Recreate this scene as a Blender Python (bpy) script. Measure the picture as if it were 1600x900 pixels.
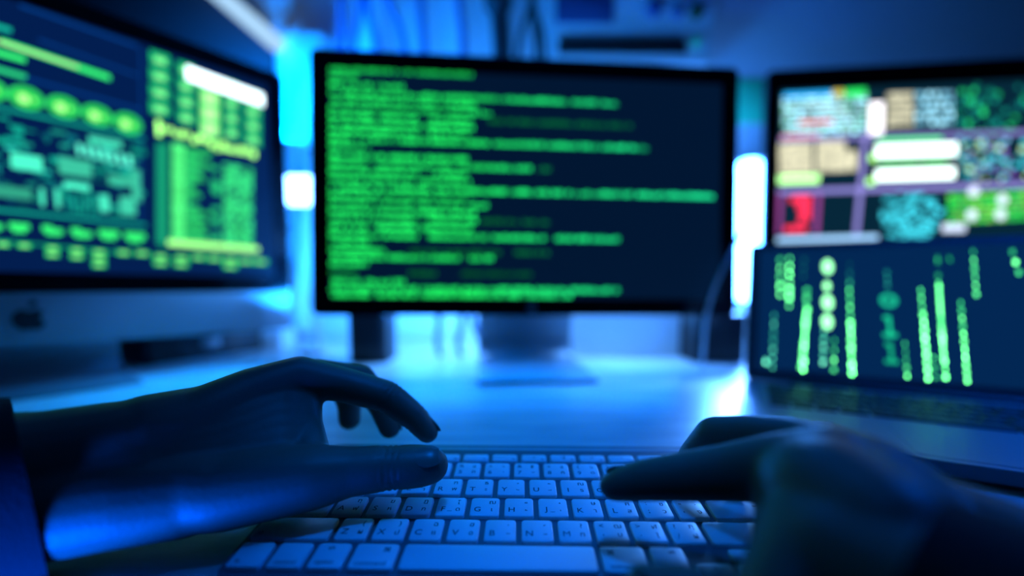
import bpy, bmesh, math, random
from mathutils import Vector, Matrix, Euler, noise
R = math.radians
random.seed(7)
sc = bpy.context.scene
C = sc.collection
for o in list(bpy.data.objects):
    bpy.data.objects.remove(o)

# ------------------------------------------------------------------ camera
F, CX, CY, H = 680.0, 800.0, 495.0, 0.138          # focal length and optical centre in pixels of a 1600x900 frame
PITCH = math.atan(55 / 680)
cam_d = bpy.data.cameras.new('camera')
cam = bpy.data.objects.new('camera', cam_d)
C.objects.link(cam)
cam.location = (0, 0, H)
cam.rotation_euler = (math.pi / 2 - PITCH, 0, 0)
cam_d.sensor_width = 36
cam_d.lens = F / 1600 * 36
cam_d.shift_y = (CY - 450) / 1600
cam_d.clip_start = 0.005
cam_d.dof.use_dof = True
cam_d.dof.focus_distance = 0.25
cam_d.dof.aperture_fstop = 1.35
sc.camera = cam

# ------------------------------------------------------------------ world, lights, exposure
w = bpy.data.worlds.new('world')
sc.world = w
w.use_nodes = True
w.node_tree.nodes['Background'].inputs[0].default_value = (0.0, 0.02, 0.09, 1)
w.node_tree.nodes['Background'].inputs[1].default_value = 0.05
sc.view_settings.view_transform = 'Standard'
sc.view_settings.look = 'None'
sc.view_settings.gamma = 1
sc.view_settings.use_curve_mapping = False
sc.view_settings.exposure = 0


def area(name, loc, target, sx, sy, power, col, spread=180):
    d = bpy.data.lights.new(name, 'AREA')
    d.shape = 'RECTANGLE'
    d.size, d.size_y = sx, sy
    d.energy = power
    d.color = col
    d.spread = R(spread)
    o = bpy.data.objects.new(name, d)
    C.objects.link(o)
    o.location = loc
    z = (Vector(loc) - Vector(target)).normalized()
    x = Vector((1, 0, 0))
    x = (x - z * x.dot(z)).normalized()                # the long side of every light stays level
    y = z.cross(x)
    o.rotation_euler = Matrix((x, y, z)).transposed().to_euler()
    return o


AZURE = (0.0, 0.165, 1.0)
PALE = (0.05, 0.29, 1.0)
DEEP = (0.0, 0.085, 1.0)
area('back_fill', (0.12, 1.0, 1.10), (-0.04, 0.30, 0.0), 0.6, 0.2, 0.8, (0.0, 0.17, 1.0), 90)  # unseen fill light added for a weak overall blue level
spot_d = bpy.data.lights.new('keyboard_spot', 'SPOT')
spot_d.energy = 30
spot_d.color = (0.0, 0.165, 1.0)
spot_d.spot_size = R(18)
spot_d.spot_blend = 0.9
spot_d.shadow_soft_size = 0.05
spot = bpy.data.objects.new('keyboard_spot', spot_d)
C.objects.link(spot)
spot.location = (0.04, 0.03, 1.15)
spot.rotation_euler = (Vector((0.0, 0.262, 0.0)) - spot.location).to_track_quat('-Z', 'Y').to_euler()
area('wall_fill', (-0.20, 0.78, 0.12), (-0.26, 1.05, 0.58), 0.36, 0.05, 15.0, (0.008, 0.24, 1.0))  # unseen light added behind the middle display to brighten the wall
area('desk_fill', (0.05, 0.80, 0.30), (0.05, 0.88, 0.0), 0.5, 0.06, 5.5, (0.11, 0.38, 1.0))  # another added unseen light, lifting the wall and desk under the display
area('display_underglow', (0.04, 0.735, 0.083), (0.04, 0.45, 0.0), 0.5, 0.012, 0.9, (0.0, 0.20, 1.0))
area('rear_wall_fill', (-0.52, 0.93, 0.46), (-0.47, 1.05, 0.80), 0.10, 0.05, 14.0, (0.0, 0.23, 1.0))  # added light hidden by the left computer, brightens the wall beside it
area('low_blue_lamp', (-0.37, 0.00, -0.15), (-0.27, 0.19, 0.03), 0.26, 0.16, 1.8, DEEP, 46)
area('side_blue_fill', (1.1, 0.55, 0.85), (0.35, 0.40, 0.0), 0.3, 0.2, 0.9, (0.0, 0.12, 1.0), 50)  # added out of view in place of dim blue room light

# ------------------------------------------------------------------ helpers


def at(px, py, D):
    """world point seen at pixel (px,py) of the photo at depth D along the optical axis"""
    x = (px - CX) / F * D
    d = (py - CY) / F * D
    c, s = math.cos(PITCH), math.sin(PITCH)
    return Vector((x, D * c - d * s, H - D * s - d * c))


def aty(px, py, Y):
    """the same, on the upright plane at distance Y"""
    v = at(px, py, 1.0) - Vector((0, 0, H))
    return Vector((0, 0, H)) + v * (Y / v.y)


def mat(name, base=(0.8, 0.8, 0.8), rough=0.5, metal=0.0, emit=None, es=1.0, bump=0.0, bscale=60, spec=0.5, vary=0.0, sss=0.0, stretch=(1, 1, 1), alpha=None, trans=0.0, coat=0.0):
    m = bpy.data.materials.new(name)
    m.use_nodes = True
    nt = m.node_tree
    b = nt.nodes['Principled BSDF']
    b.inputs['Base Color'].default_value = (*base, 1)
    b.inputs['Roughness'].default_value = rough
    b.inputs['Metallic'].default_value = metal
    b.inputs['Specular IOR Level'].default_value = spec
    if coat:
        b.inputs['Coat Weight'].default_value = coat
        b.inputs['Coat Roughness'].default_value = 0.08
    if trans:
        b.inputs['Transmission Weight'].default_value = trans
    if sss:
        b.inputs['Subsurface Weight'].default_value = sss
        b.inputs['Subsurface Radius'].default_value = (0.004, 0.002, 0.001)
        b.inputs['Subsurface Scale'].default_value = 0.5
    if emit:
        b.inputs['Emission Color'].default_value = (*emit, 1)
        b.inputs['Emission Strength'].default_value = es
    if bump or vary:
        tc = nt.nodes.new('ShaderNodeTexCoord')
        mp = nt.nodes.new('ShaderNodeMapping')
        mp.inputs['Scale'].default_value = stretch
        nz = nt.nodes.new('ShaderNodeTexNoise')
        nz.inputs['Scale'].default_value = bscale
        nz.inputs['Detail'].default_value = 6
        nt.links.new(tc.outputs['Object'], mp.inputs[0])
        nt.links.new(mp.outputs[0], nz.inputs['Vector'])
        if bump:
            bp = nt.nodes.new('ShaderNodeBump')
            bp.inputs['Strength'].default_value = bump
            bp.inputs['Distance'].default_value = 0.001
            nt.links.new(nz.outputs[0], bp.inputs['Height'])
            nt.links.new(bp.outputs[0], b.inputs['Normal'])
        if vary:
            cr = nt.nodes.new('ShaderNodeValToRGB')
            cr.color_ramp.elements[0].position = 0.3
            cr.color_ramp.elements[1].position = 0.7
            cr.color_ramp.elements[0].color = (*[c * (1 - vary) for c in base], 1)
            cr.color_ramp.elements[1].color = (*[min(1, c * (1 + vary * 0.4)) for c in base], 1)
            nt.links.new(nz.outputs[0], cr.inputs[0])
            nt.links.new(cr.outputs[0], b.inputs['Base Color'])
    return m


def emitter(name, col, s):
    m = bpy.data.materials.new(name)
    m.use_nodes = True
    nt = m.node_tree
    nt.nodes.clear()
    e = nt.nodes.new('ShaderNodeEmission')
    e.inputs[0].default_value = (*col, 1)
    e.inputs[1].default_value = s
    out = nt.nodes.new('ShaderNodeOutputMaterial')
    nt.links.new(e.outputs[0], out.inputs[0])
    return m


def attr_emitter(name):
    m = bpy.data.materials.new(name)
    m.use_nodes = True
    nt = m.node_tree
    nt.nodes.clear()
    a = nt.nodes.new('ShaderNodeAttribute')
    a.attribute_name = 'glow'
    e = nt.nodes.new('ShaderNodeEmission')
    nt.links.new(a.outputs['Color'], e.inputs[0])
    out = nt.nodes.new('ShaderNodeOutputMaterial')
    nt.links.new(e.outputs[0], out.inputs[0])
    return m


M = {}
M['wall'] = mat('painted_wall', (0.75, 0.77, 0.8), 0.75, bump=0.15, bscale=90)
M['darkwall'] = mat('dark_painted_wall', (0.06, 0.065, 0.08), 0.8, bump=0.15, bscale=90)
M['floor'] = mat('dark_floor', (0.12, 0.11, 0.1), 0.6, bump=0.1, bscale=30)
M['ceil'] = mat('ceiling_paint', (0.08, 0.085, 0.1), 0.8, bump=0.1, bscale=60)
M['desk'] = mat('pale_desk_laminate', (0.72, 0.71, 0.69), 0.38, bump=0.12, bscale=9, vary=0.28, stretch=(1.0, 9.0, 9.0))
M['metal_leg'] = mat('leg_steel', (0.3, 0.3, 0.32), 0.4, 1.0, bump=0.05, bscale=200)
M['alu'] = mat('brushed_aluminium', (0.27, 0.28, 0.30), 0.45, 0.6, bump=0.03, bscale=300)
M['kalu_lit'] = mat('keyboard_aluminium_lit', (0.5, 0.51, 0.54), 0.4, 0.4, bump=0.05, bscale=600)  # same metal as the deck; the tube's backlight is put into the colour
M['kalu_shaded'] = mat('keyboard_aluminium_shaded', (0.16, 0.165, 0.18), 0.5, 0.3, bump=0.05, bscale=600)  # shade of the key gaps painted in as a darker base colour
M['key'] = mat('white_key_plastic', (0.80, 0.82, 0.84), 0.38, bump=0.05, bscale=900)
M['legend'] = mat('grey_legend_print', (0.035, 0.04, 0.05), 0.6, bump=0.01)
M['glass'] = mat('black_bezel_glass', (0.003, 0.003, 0.004), 0.12, spec=0.35, bump=0.004, bscale=5)
M['darkkey'] = mat('black_key_plastic', (0.012, 0.013, 0.014), 0.5, bump=0.05, bscale=500)
M['black'] = mat('black_plastic', (0.008, 0.009, 0.011), 0.5, bump=0.08, bscale=300)
M['blackcloth'] = mat('black_cloth', (0.008, 0.010, 0.016), 0.9, bump=0.4, bscale=500)
M['sleeve'] = mat('dark_sleeve_knit', (0.006, 0.0065, 0.009), 0.95, bump=0.6, bscale=700)
M['skin'] = mat('skin', (0.20, 0.105, 0.066), 0.5, bump=0.12, bscale=420, sss=0.08, spec=0.45)
M['nail'] = mat('fingernail', (0.22, 0.13, 0.09), 0.35, bump=0.02, bscale=200)
M['white'] = mat('white_plastic', (0.72, 0.74, 0.76), 0.4, bump=0.03, bscale=150)
M['card'] = mat('white_card', (0.75, 0.76, 0.78), 0.8, bump=0.1, bscale=120)
M['teal_card'] = mat('teal_card', (0.06, 0.95, 0.42), 0.7, bump=0.05, bscale=120)
M['sheet'] = mat('white_film', (0.50, 0.53, 0.56), 0.35, bump=0.4, bscale=40)
M['cable'] = mat('dark_cable_rubber', (0.015, 0.016, 0.02), 0.5, bump=0.05, bscale=300)
M['bluecable'] = mat('blue_cable_jacket', (0.06, 0.14, 0.34), 0.5, bump=0.05, bscale=300)
M['whitecable'] = mat('white_cable_jacket', (0.7, 0.72, 0.75), 0.35, bump=0.03, bscale=300)
M['panel_dark'] = mat('device_dark_panel', (0.05, 0.08, 0.2), 0.5, bump=0.03)
M['greenknob'] = mat('dark_green_knob', (0.02, 0.05, 0.01), 0.5, bump=0.03)
M['glow'] = attr_emitter('screen_pixels')


class MB:
    def __init__(s):
        s.v, s.f, s.c = [], [], []

    def add(s, vs, fs):
        n = len(s.v)
        s.v += [tuple(p) for p in vs]
        s.f += [tuple(i + n for i in f) for f in fs]
        return s

    def box(s, x0, x1, y0, y1, z0, z1):
        return s.add([(x0, y0, z0), (x1, y0, z0), (x1, y1, z0), (x0, y1, z0), (x0, y0, z1), (x1, y0, z1), (x1, y1, z1), (x0, y1, z1)],
                     [(3, 2, 1, 0), (4, 5, 6, 7), (0, 1, 5, 4), (1, 2, 6, 5), (2, 3, 7, 6), (3, 0, 4, 7)])

    def loft(s, rings, cap=True, closed=False):
        n = len(rings[0])
        k = len(rings)
        vs = [p for r in rings for p in r]
        fs = []
        for i in range(k - 1 + (1 if closed else 0)):
            a, b = i * n, ((i + 1) % k) * n
            for j in range(n):
                fs.append((a + j, a + (j + 1) % n, b + (j + 1) % n, b + j))
        if cap and not closed:
            fs.append(tuple(range(n - 1, -1, -1)))
            fs.append(tuple(range((k - 1) * n, k * n)))
        return s.add(vs, fs)

    def tube(s, pts, rad, n=10, cap=True):
        pts = [Vector(p) for p in pts]
        rings = []
        rad = rad if isinstance(rad, (list, tuple)) else [rad] * len(pts)
        prev = None
        for i, p in enumerate(pts):
            t = (pts[min(i + 1, len(pts) - 1)] - pts[max(i - 1, 0)]).normalized()
            if prev is None:
                a = t.orthogonal().normalized()
            else:
                a = (prev - t * prev.dot(t)).normalized()
            prev = a
            b = t.cross(a)
            rings.append([p + (a * math.cos(2 * math.pi * j / n) + b * math.sin(2 * math.pi * j / n)) * rad[i] for j in range(n)])
        return s.loft(rings, cap)

    def capsule(s, a, b, ra, rb, n=18, h=5):
        a, b = Vector(a), Vector(b)
        t = (b - a)
        L = t.length
        t = t / L if L > 1e-9 else Vector((0, 0, 1))
        u = t.orthogonal().normalized()
        v = t.cross(u)
        rings = []
        sn = max(-0.95, min(0.95, (ra - rb) / max(L, 1e-6)))
        th0 = math.asin(sn)

        def ring(c, ax, r):
            return [c + t * ax + (u * math.cos(2 * math.pi * j / n) + v * math.sin(2 * math.pi * j / n)) * r for j in range(n)]
        for i in range(h + 1):
            th = -math.pi / 2 + 0.08 + (th0 + math.pi / 2 - 0.08) * i / h
            rings.append(ring(a, ra * math.sin(th), ra * math.cos(th)))
        for i in range(h + 1):
            th = th0 + (math.pi / 2 - 0.08 - th0) * i / h
            rings.append(ring(b, rb * math.sin(th), rb * math.cos(th)))
        return s.loft(rings)

    def mesh(s, name, smooth=True, m=None, bevel=0, segs=2):
        me = bpy.data.meshes.new(name)
        me.from_pydata(s.v, [], s.f)
        me.validate()
        bm = bmesh.new()
        bm.from_mesh(me)
        bmesh.ops.recalc_face_normals(bm, faces=bm.faces)
        if bevel:
            es = [e for e in bm.edges if len(e.link_faces) == 2 and e.calc_face_angle(0) > 0.6]
            bmesh.ops.bevel(bm, geom=es, offset=bevel, segments=segs, affect='EDGES', profile=0.5)
        bm.to_mesh(me)
        bm.free()
        if smooth:
            me.polygons.foreach_set('use_smooth', [True] * len(me.polygons))
            me.set_sharp_from_angle(angle=R(42))
        if m:
            me.materials.append(m)
        return me


def link(name, me, parent=None, xf=None):
    o = bpy.data.objects.new(name, me)
    C.objects.link(o)
    xf = xf or Matrix.Identity(4)
    if parent is not None:
        o.parent = parent
    o.matrix_basis = xf
    return o


def thing(name, label, cat, xf=None, group=None):
    o = link(name, None, None, xf)
    o.empty_display_size = 0.02
    return tag(o, label, cat, group)


def tag(o, label, cat, group=None):
    o['label'] = label
    o['category'] = cat
    if group:
        o['group'] = group
    return o


def struct(o):
    o['kind'] = 'structure'
    return o


def rr(w, h, r, seg=5, cx=0, cz=0, y=0.0):
    """rounded rectangle ring in the xz plane"""
    out = []
    for k, (sx, sz) in enumerate(((1, 1), (-1, 1), (-1, -1), (1, -1))):
        for i in range(seg + 1):
            a = math.pi / 2 * (k + i / seg)
            out.append((cx + sx * (w / 2 - r) + r * math.cos(a), y, cz + sz * (h / 2 - r) + r * math.sin(a)))
    return out


def rrz(w, d, r, z, cx=0, cy=0, seg=4):
    return [(p[0], p[2], z) for p in rr(w, d, r, seg, cx, cy)]


def frame(pos, yaw, tilt=0, roll=0):
    c, s = math.cos(yaw), math.sin(yaw)
    r = Vector((c, s, 0))
    u = Vector((-s * math.sin(tilt), c * math.sin(tilt), math.cos(tilt)))
    r2 = r * math.cos(roll) + u * math.sin(roll)
    u2 = u * math.cos(roll) - r * math.sin(roll)
    b = u2.cross(r2)
    m = Matrix(((r2.x, b.x, u2.x, pos[0]), (r2.y, b.y, u2.y, pos[1]), (r2.z, b.z, u2.z, pos[2]), (0, 0, 0, 1)))
    return m


class Screen:
    """flat picture on a display: quads in the plane of the panel, each with its own light"""

    def __init__(s, fr, off):
        s.fr, s.inv, s.off = fr, fr.inverted(), off
        s.v, s.f, s.c, s.lim, s.gain = [], [], [], None, 1.0

    def uv(s, px, py):
        o = s.inv @ Vector((0, 0, H))
        d = s.inv.to_3x3() @ (at(px, py, 1.0) - Vector((0, 0, H)))
        t = (s.off - o.y) / d.y
        p = o + d * t
        return p.x, p.z

    def poly(s, pts, col, e=1.0):
        if s.lim:
            x0, x1, z0, z1 = s.lim
            if not any(x0 < p[0] < x1 and z0 < p[1] < z1 for p in pts):
                return
            pts = [(min(max(p[0], x0), x1), min(max(p[1], z0), z1)) for p in pts]
        n = len(s.v)
        s.v += [(p[0], s.off - 0.00012 - 2.5e-7 * len(s.f), p[1]) for p in pts]
        s.f.append(tuple(range(n, n + len(pts))))
        e *= s.gain
        s.c.append((col[0] * e, col[1] * e, col[2] * e, 1))

    def rect(s, x0, z0, x1, z1, col, e=1.0):
        s.poly([(x0, z0), (x1, z0), (x1, z1), (x0, z1)], col, e)

    def prect(s, cx, cy, w, h, col, e=1.0):
        """rectangle centred on pixel (cx,cy) of about w x h pixels, square to the panel"""
        u, z = s.uv(cx, cy)
        a = s.uv(cx + w / 2, cy)
        b = s.uv(cx, cy + h / 2)
        hw, hh = abs(a[0] - u), abs(b[1] - z)
        s.rect(u - hw, z - hh, u + hw, z + hh, col, e)

    def span(s, ax, ay, bx, by, th, col, e=1.0):
        """bar between two pixels; its thickness in pixels"""
        a, b = s.uv(ax, ay), s.uv(bx, by)
        if abs(bx - ax) < abs(by - ay) * .5:
            t = abs(s.uv(ax + th / 2, ay)[0] - a[0])
            s.poly([(a[0] - t, a[1]), (a[0] + t, a[1]), (b[0] + t, b[1]), (b[0] - t, b[1])], col, e)
            return
        t = abs(s.uv(ax, ay + th / 2)[1] - a[1])
        s.poly([(a[0], a[1] - t), (b[0], b[1] - t), (b[0], b[1] + t), (a[0], a[1] + t)], col, e)

    def disc(s, cx, cy, rx, ry, col, e=1.0, n=20):
        u, z = s.uv(cx, cy)
        ru = abs(s.uv(cx + rx, cy)[0] - u)
        rz = abs(s.uv(cx, cy + ry)[1] - z)
        s.poly([(u + ru * math.cos(2 * math.pi * i / n), z + rz * math.sin(2 * math.pi * i / n)) for i in range(n)], col, e)

    def build(s, name, parent, xf):
        me = bpy.data.meshes.new(name)
        me.from_pydata(s.v, [], s.f)
        at_ = me.attributes.new('glow', 'FLOAT_COLOR', 'CORNER')
        k = 0
        buf = []
        for f, c in zip(s.f, s.c):
            buf += list(c) * len(f)
        at_.data.foreach_set('color', buf)
        me.materials.append(M['glow'])
        o = link(name, me, parent, xf)
        o['kind'] = 'stuff'
        return o


def screen_mat(name, col):
    return mat(name, (0.004, 0.005, 0.006), 0.3, emit=col, es=1.0, spec=0.15, bump=0.003, bscale=4)


# ------------------------------------------------------------------ the room
RX0, RX1, RY0, RY1, RZ0, RZ1 = -1.7, 1.9, -1.6, 1.05, -0.74, 1.75


def slab(name, x0, x1, y0, y1, z0, z1, m):
    return struct(link(name, MB().box(x0, x1, y0, y1, z0, z1).mesh(name, False, m)))


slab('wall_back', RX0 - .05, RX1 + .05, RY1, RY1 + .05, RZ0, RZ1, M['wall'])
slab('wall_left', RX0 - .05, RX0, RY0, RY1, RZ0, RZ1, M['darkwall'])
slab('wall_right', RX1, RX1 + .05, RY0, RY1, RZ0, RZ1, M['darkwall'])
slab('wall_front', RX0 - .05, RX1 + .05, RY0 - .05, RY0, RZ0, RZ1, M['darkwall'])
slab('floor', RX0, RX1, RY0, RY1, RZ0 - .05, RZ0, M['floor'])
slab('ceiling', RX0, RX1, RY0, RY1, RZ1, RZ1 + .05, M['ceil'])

# desk
DX0, DX1, DY0, DY1 = -1.15, 1.2, 0.172, 1.04
desk = thing('desk', 'pale laminate desk carrying the keyboard and the screens', 'desk', Matrix.Translation((0, 0.585, RZ0)))
tl = Matrix.Translation((0, -0.585, -RZ0))
link('desk_top', MB().box(DX0, DX1, DY0, DY1, -0.028, 0).mesh('desk_top', True, M['desk'], 0.003), desk, tl)
for lx in (DX0 + .06, DX1 - .06):
    for ly in (DY0 + .06, DY1 - .08):
        link('leg', MB().box(lx - .025, lx + .025, ly - .025, ly + .025, RZ0, -0.028).mesh('leg', True, M['metal_leg'], 0.003), desk, tl)

# ------------------------------------------------------------------ displays


def logo_mesh(name, s, m):
    """bitten fruit emblem with a leaf, in the xz plane, height about s"""
    mb = MB()
    body = []
    N = 64
    for i in range(N):
        a = 2 * math.pi * i / N
        x, z = 0.46 * math.cos(a), 0.42 * math.sin(a)
        x *= 1.0 + 0.08 * math.sin(a)
        if z > 0:
            z -= 0.12 * math.exp(-(x / 0.13) ** 2)
        else:
            z += 0.07 * math.exp(-(x / 0.13) ** 2)
        z *= 1.05
        # the bite on the right
        bx, bz, br = 0.52, 0.08, 0.24
        dx, dz = x - bx, z - bz
        d = math.hypot(dx, dz)
        if d < br:
            x = bx + (-abs(dx) / d if d else -1) * br if abs(dx) > 0.02 else bx - br
            z = bz + dz / d * br if abs(dx) > 0.02 else z
        body.append((x, z - 0.08))
    leaf = []
    for i in range(16):
        t = i / 15
        leaf.append((0.0 + 0.22 * t - 0.10 * math.sin(math.pi * t), 0.40 + 0.26 * t + 0.07 * math.sin(math.pi * t)))
    for i in range(15, -1, -1):
        t = i / 15
        leaf.append((0.0 + 0.22 * t + 0.06 * math.sin(math.pi * t), 0.40 + 0.26 * t - 0.06 * math.sin(math.pi * t)))
    for pl in (body, leaf):
        mb.loft([[(x * s, 0.0, z * s) for x, z in pl], [(x * s, 0.0008, z * s) for x, z in pl]])
    return mb.mesh(name, False, m)


def strip(path, w, th, taper=None):
    """bent plate: path in (y,z), width w along x"""
    rings = []
    for i, (y, z) in enumerate(path):
        a = path[max(i - 1, 0)]
        b = path[min(i + 1, len(path) - 1)]
        t = Vector((b[0] - a[0], b[1] - a[1])).normalized()
        n = Vector((-t.y, t.x)) * th / 2
        ww = w if taper is None else w * taper[i]
        rings.append([(-ww / 2, y + n.x, z + n.y), (ww / 2, y + n.x, z + n.y), (ww / 2, y - n.x, z - n.y), (-ww / 2, y - n.x, z - n.y)])
    return MB().loft(rings)


def display(name, label, pos, yaw, tilt, roll, w, h, chin, bez, top_bez, scol, logo_z, logo_s, logo_mat, shell=None, stand='bent', foot=(0.165, 0.10, 0.12)):
    base = Matrix.Translation((pos[0], pos[1], 0)) @ Matrix.Rotation(yaw, 4, 'Z')
    t = thing(name, label, 'computer screen', base)
    fr = frame(pos, yaw, tilt, roll)
    loc = base.inverted() @ fr
    T = h + chin
    sh = shell or M['alu']
    link('shell', MB().loft([rr(w, T, .012, 5, 0, T / 2, .0015), rr(w, T, .012, 5, 0, T / 2, .010), rr(w - .01, T - .01, .012, 5, 0, T / 2, .018),
                             rr(w * .72, T * .72, .03, 5, 0, T / 2, .042), rr(w * .4, T * .4, .03, 5, 0, T / 2, .052)]).mesh('shell', True, sh), t, loc)
    # glass front as a frame around the picture
    zc = chin + h / 2
    sw, s_h = w - 2 * bez, h - 2 * top_bez
    out_f, out_b = rr(w, h, .011, 5, 0, zc, -.0025), rr(w, h, .011, 5, 0, zc, .0016)
    in_f, in_b = rr(sw, s_h, .0005, 5, 0, zc, -.0025), rr(sw, s_h, .0005, 5, 0, zc, .0016)
    link('bezel', MB().loft([out_f, out_b, in_b, in_f], closed=True).mesh('bezel', True, M['glass']), t, loc)
    scr = link('screen', MB().loft([rr(sw, s_h, .0005, 1, 0, zc, -.0018), rr(sw, s_h, .0005, 1, 0, zc, .0010)]).mesh('screen', False, screen_mat(name + '_picture', scol)), t, loc)
    if chin > 0.01:
        link('chin', MB().loft([rr(w, chin, .008, 5, 0, chin / 2, -.0025), rr(w, chin, .008, 5, 0, chin / 2, .0015)]).mesh('chin', True, M['alu'], 0.0006), t, loc)
    if logo_s:
        link('emblem', logo_mesh('emblem', logo_s, logo_mat), t, loc @ Matrix.Translation((0, -.0033, logo_z)))
    # stand
    fw, ff, fb = foot
    zt = pos[2] + T * 0.38
    path = [(-ff, .0026)] + [(-ff + (ff + fb - .045) * k / 6, .0028) for k in range(1, 7)]
    for k in range(1, 6):
        a = math.pi / 2 * k / 6
        path.append((fb - .045 + .03 * math.sin(a), .0028 + .03 * (1 - math.cos(a))))
    path += [(fb - .013, .05), (fb - .03, .10), (fb - .05, .5 * zt + .05), (.046, zt)]
    link('stand', strip(path, fw, .005).mesh('stand', True, M['alu'], 0.001), t)
    S = Screen(fr, -.0019)
    S.lim = (-sw / 2, sw / 2, zc - s_h / 2, zc + s_h / 2)
    return t, scr, S, loc


GREEN = (0.010, 0.75, 0.10)
LIME = (0.06, 0.85, 0.10)
TEAL = (0.004, 0.55, 0.30)
CYAN = (0.05, 0.65, 0.80)
NAVY = (0.0006, 0.008, 0.035)

# --- centre display with green code
t_center, scr, S, loc = display('flat_display', 'wide black-framed display full of green code lines, in the middle of the desk', (0.030, 0.664, 0.086), 0.078, 0.060, -0.007,
                                0.65, 0.388, 0.0, 0.0265, 0.026, (0.0006, 0.008, 0.030), 0.013, 0.015, M['alu'], foot=(0.165, 0.085, 0.115))
rows = [(107, [(515, 735, .6)]), (117, [(515, 556, .7)]), (131, [(515, 578, .9), (588, 627, .9)]), (144, [(515, 885, .9), (893, 962, .7)]),
        (156, [(515, 740, .9)]), (168, [(515, 575, 1), (580, 650, .6), (655, 730, .6), (735, 765, .9)]), (180, [(515, 585, 1), (595, 650, 1), (670, 735, 1), (760, 985, .12)]),
        (192, [(515, 655, .9), (665, 738, 1)]), (204, [(515, 650, 1), (660, 735, .9)]), (216, [(515, 650, 1), (656, 765, 1), (768, 992, .95), (997, 1010, .4)]),
        (228, [(515, 572, .9)]), (243, [(515, 585, 1), (590, 650, 1), (655, 735, 1)]), (255, [(515, 575, .9), (590, 785, .9), (790, 835, .9), (840, 857, .2)]),
        (267, [(515, 650, 1), (675, 738, 1)]), (279, [(515, 645, .9), (655, 735, .9)]), (293, [(515, 650, 1.1), (655, 790, 1.1), (798, 890, 1), (897, 985, 1), (995, 1118, 1.1)]),
        (305, [(515, 585, .9), (595, 735, .5)]), (316, [(515, 575, .9), (580, 648, .7), (655, 720, .7), (733, 765, 1)]), (329, [(515, 650, 1), (655, 740, 1.1)]),
        (341, [(515, 650, .9), (670, 743, .9), (750, 800, .12), (805, 858, .15)]), (354, [(515, 580, 1), (590, 650, 1.2), (658, 735, 1)]),
        (367, [(515, 650, 1), (670, 765, 1), (770, 855, 1), (860, 965, 1)]), (379, [(515, 572, .9)]), (391, [(515, 600, .9), (640, 780, .12), (805, 858, .14)]),
        (401, [(515, 650, .9), (655, 718, .9), (733, 767, 1)]), (411, [(515, 573, .9)]), (426, [(515, 558, .25), (640, 680, .12), (720, 830, .08)]),
        (440, [(515, 585, .9), (590, 630, .9)]), (451, [(515, 650, .9), (660, 885, 1), (892, 965, .9)]), (460, [(515, 580, 1), (590, 890, 1)])]
rnd = random.Random(3)
for y, segs in rows:
    u0, z0 = S.uv(516, y)
    hgt = abs(S.uv(516, y + 3.6)[1] - z0)
    for x0, x1, e in segs:
        a = S.uv(x0, y)[0]
        b = S.uv(x1, y)[0]
        x = a
        cw = 0.0040
        while x < b:
            if rnd.random() > 0.10:
                k = rnd.choice((0.7, 1.0, 1.0, 1.2))
                hh = hgt * rnd.choice((0.6, 0.8, 1.0, 1.0))
                g = min(1.0, max(0.0, (x + .1) / .4))
                col = (0.012, 0.80 + .05 * g, 0.11 + 0.22 * g)
                S.rect(x, z0 - hgt, x + cw * 0.72, z0 - hgt + 2 * hh, col, e * k * 1.75)
            x += cw
S.build('code_text', scr, Matrix.Identity(4))

# --- all-in-one computer on the left
t_imac, scr, S, loc = display('desktop_computer', 'silver all-in-one computer with fruit emblem on its chin, green dashboard on screen', (-0.618, 0.555, 0.056), 0.877, 0.023, -0.014,
                              0.65, 0.388, 0.068, 0.0265, 0.026, (0.0008, 0.012, 0.075), 0.036, 0.034, M['black'], foot=(0.19, 0.075, 0.095))
S.gain = 1.3
G, T_, W_ = (0.03, 0.80, 0.16), (0.006, 0.42, 0.30), (0.75, 0.95, 1.0)
BL = (0.001, 0.03, 0.16)
# coloured bars and lines, top left
S.span(0, 64, 172, 122, 9, G, 1.2)
S.span(-60, 46, 122, 105, 4, (0.5, 1, .35), 1.0)
S.span(-60, 66, 40, 94, 9, G, 1.1)
S.span(-60, 92, 42, 121, 8, (.02, .6, .2), 1)
S.span(-60, 24, 18, 48, 8, T_, 1)
S.span(30, 8, 215, 72, 5, BL, 1.3)
S.span(60, 62, 215, 118, 4, BL, 1.2)
S.span(40, 122, 220, 172, 4, BL, 1.3)
S.span(220, 75, 220.5, 345, 3, BL, 1)
# row of ovals
for cx, cy, rx, ry in ((-16, 139, 28, 18), (41, 153, 28, 18), (99, 167, 26, 17), (152, 180, 24, 16), (200, 193, 22, 16)):
    S.disc(cx, cy, rx, ry, G, 0.75)
    S.disc(cx, cy, rx * .8, ry * .78, (0.02, .55, .08), 0.9)
    S.disc(cx - 4, cy + 1, rx * .35, ry * .45, (.35, 1, .25), 1.1)
    S.disc(cx + rx * .42, cy + 3, rx * .13, ry * .2, (.2, .9, .2), 1)
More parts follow.
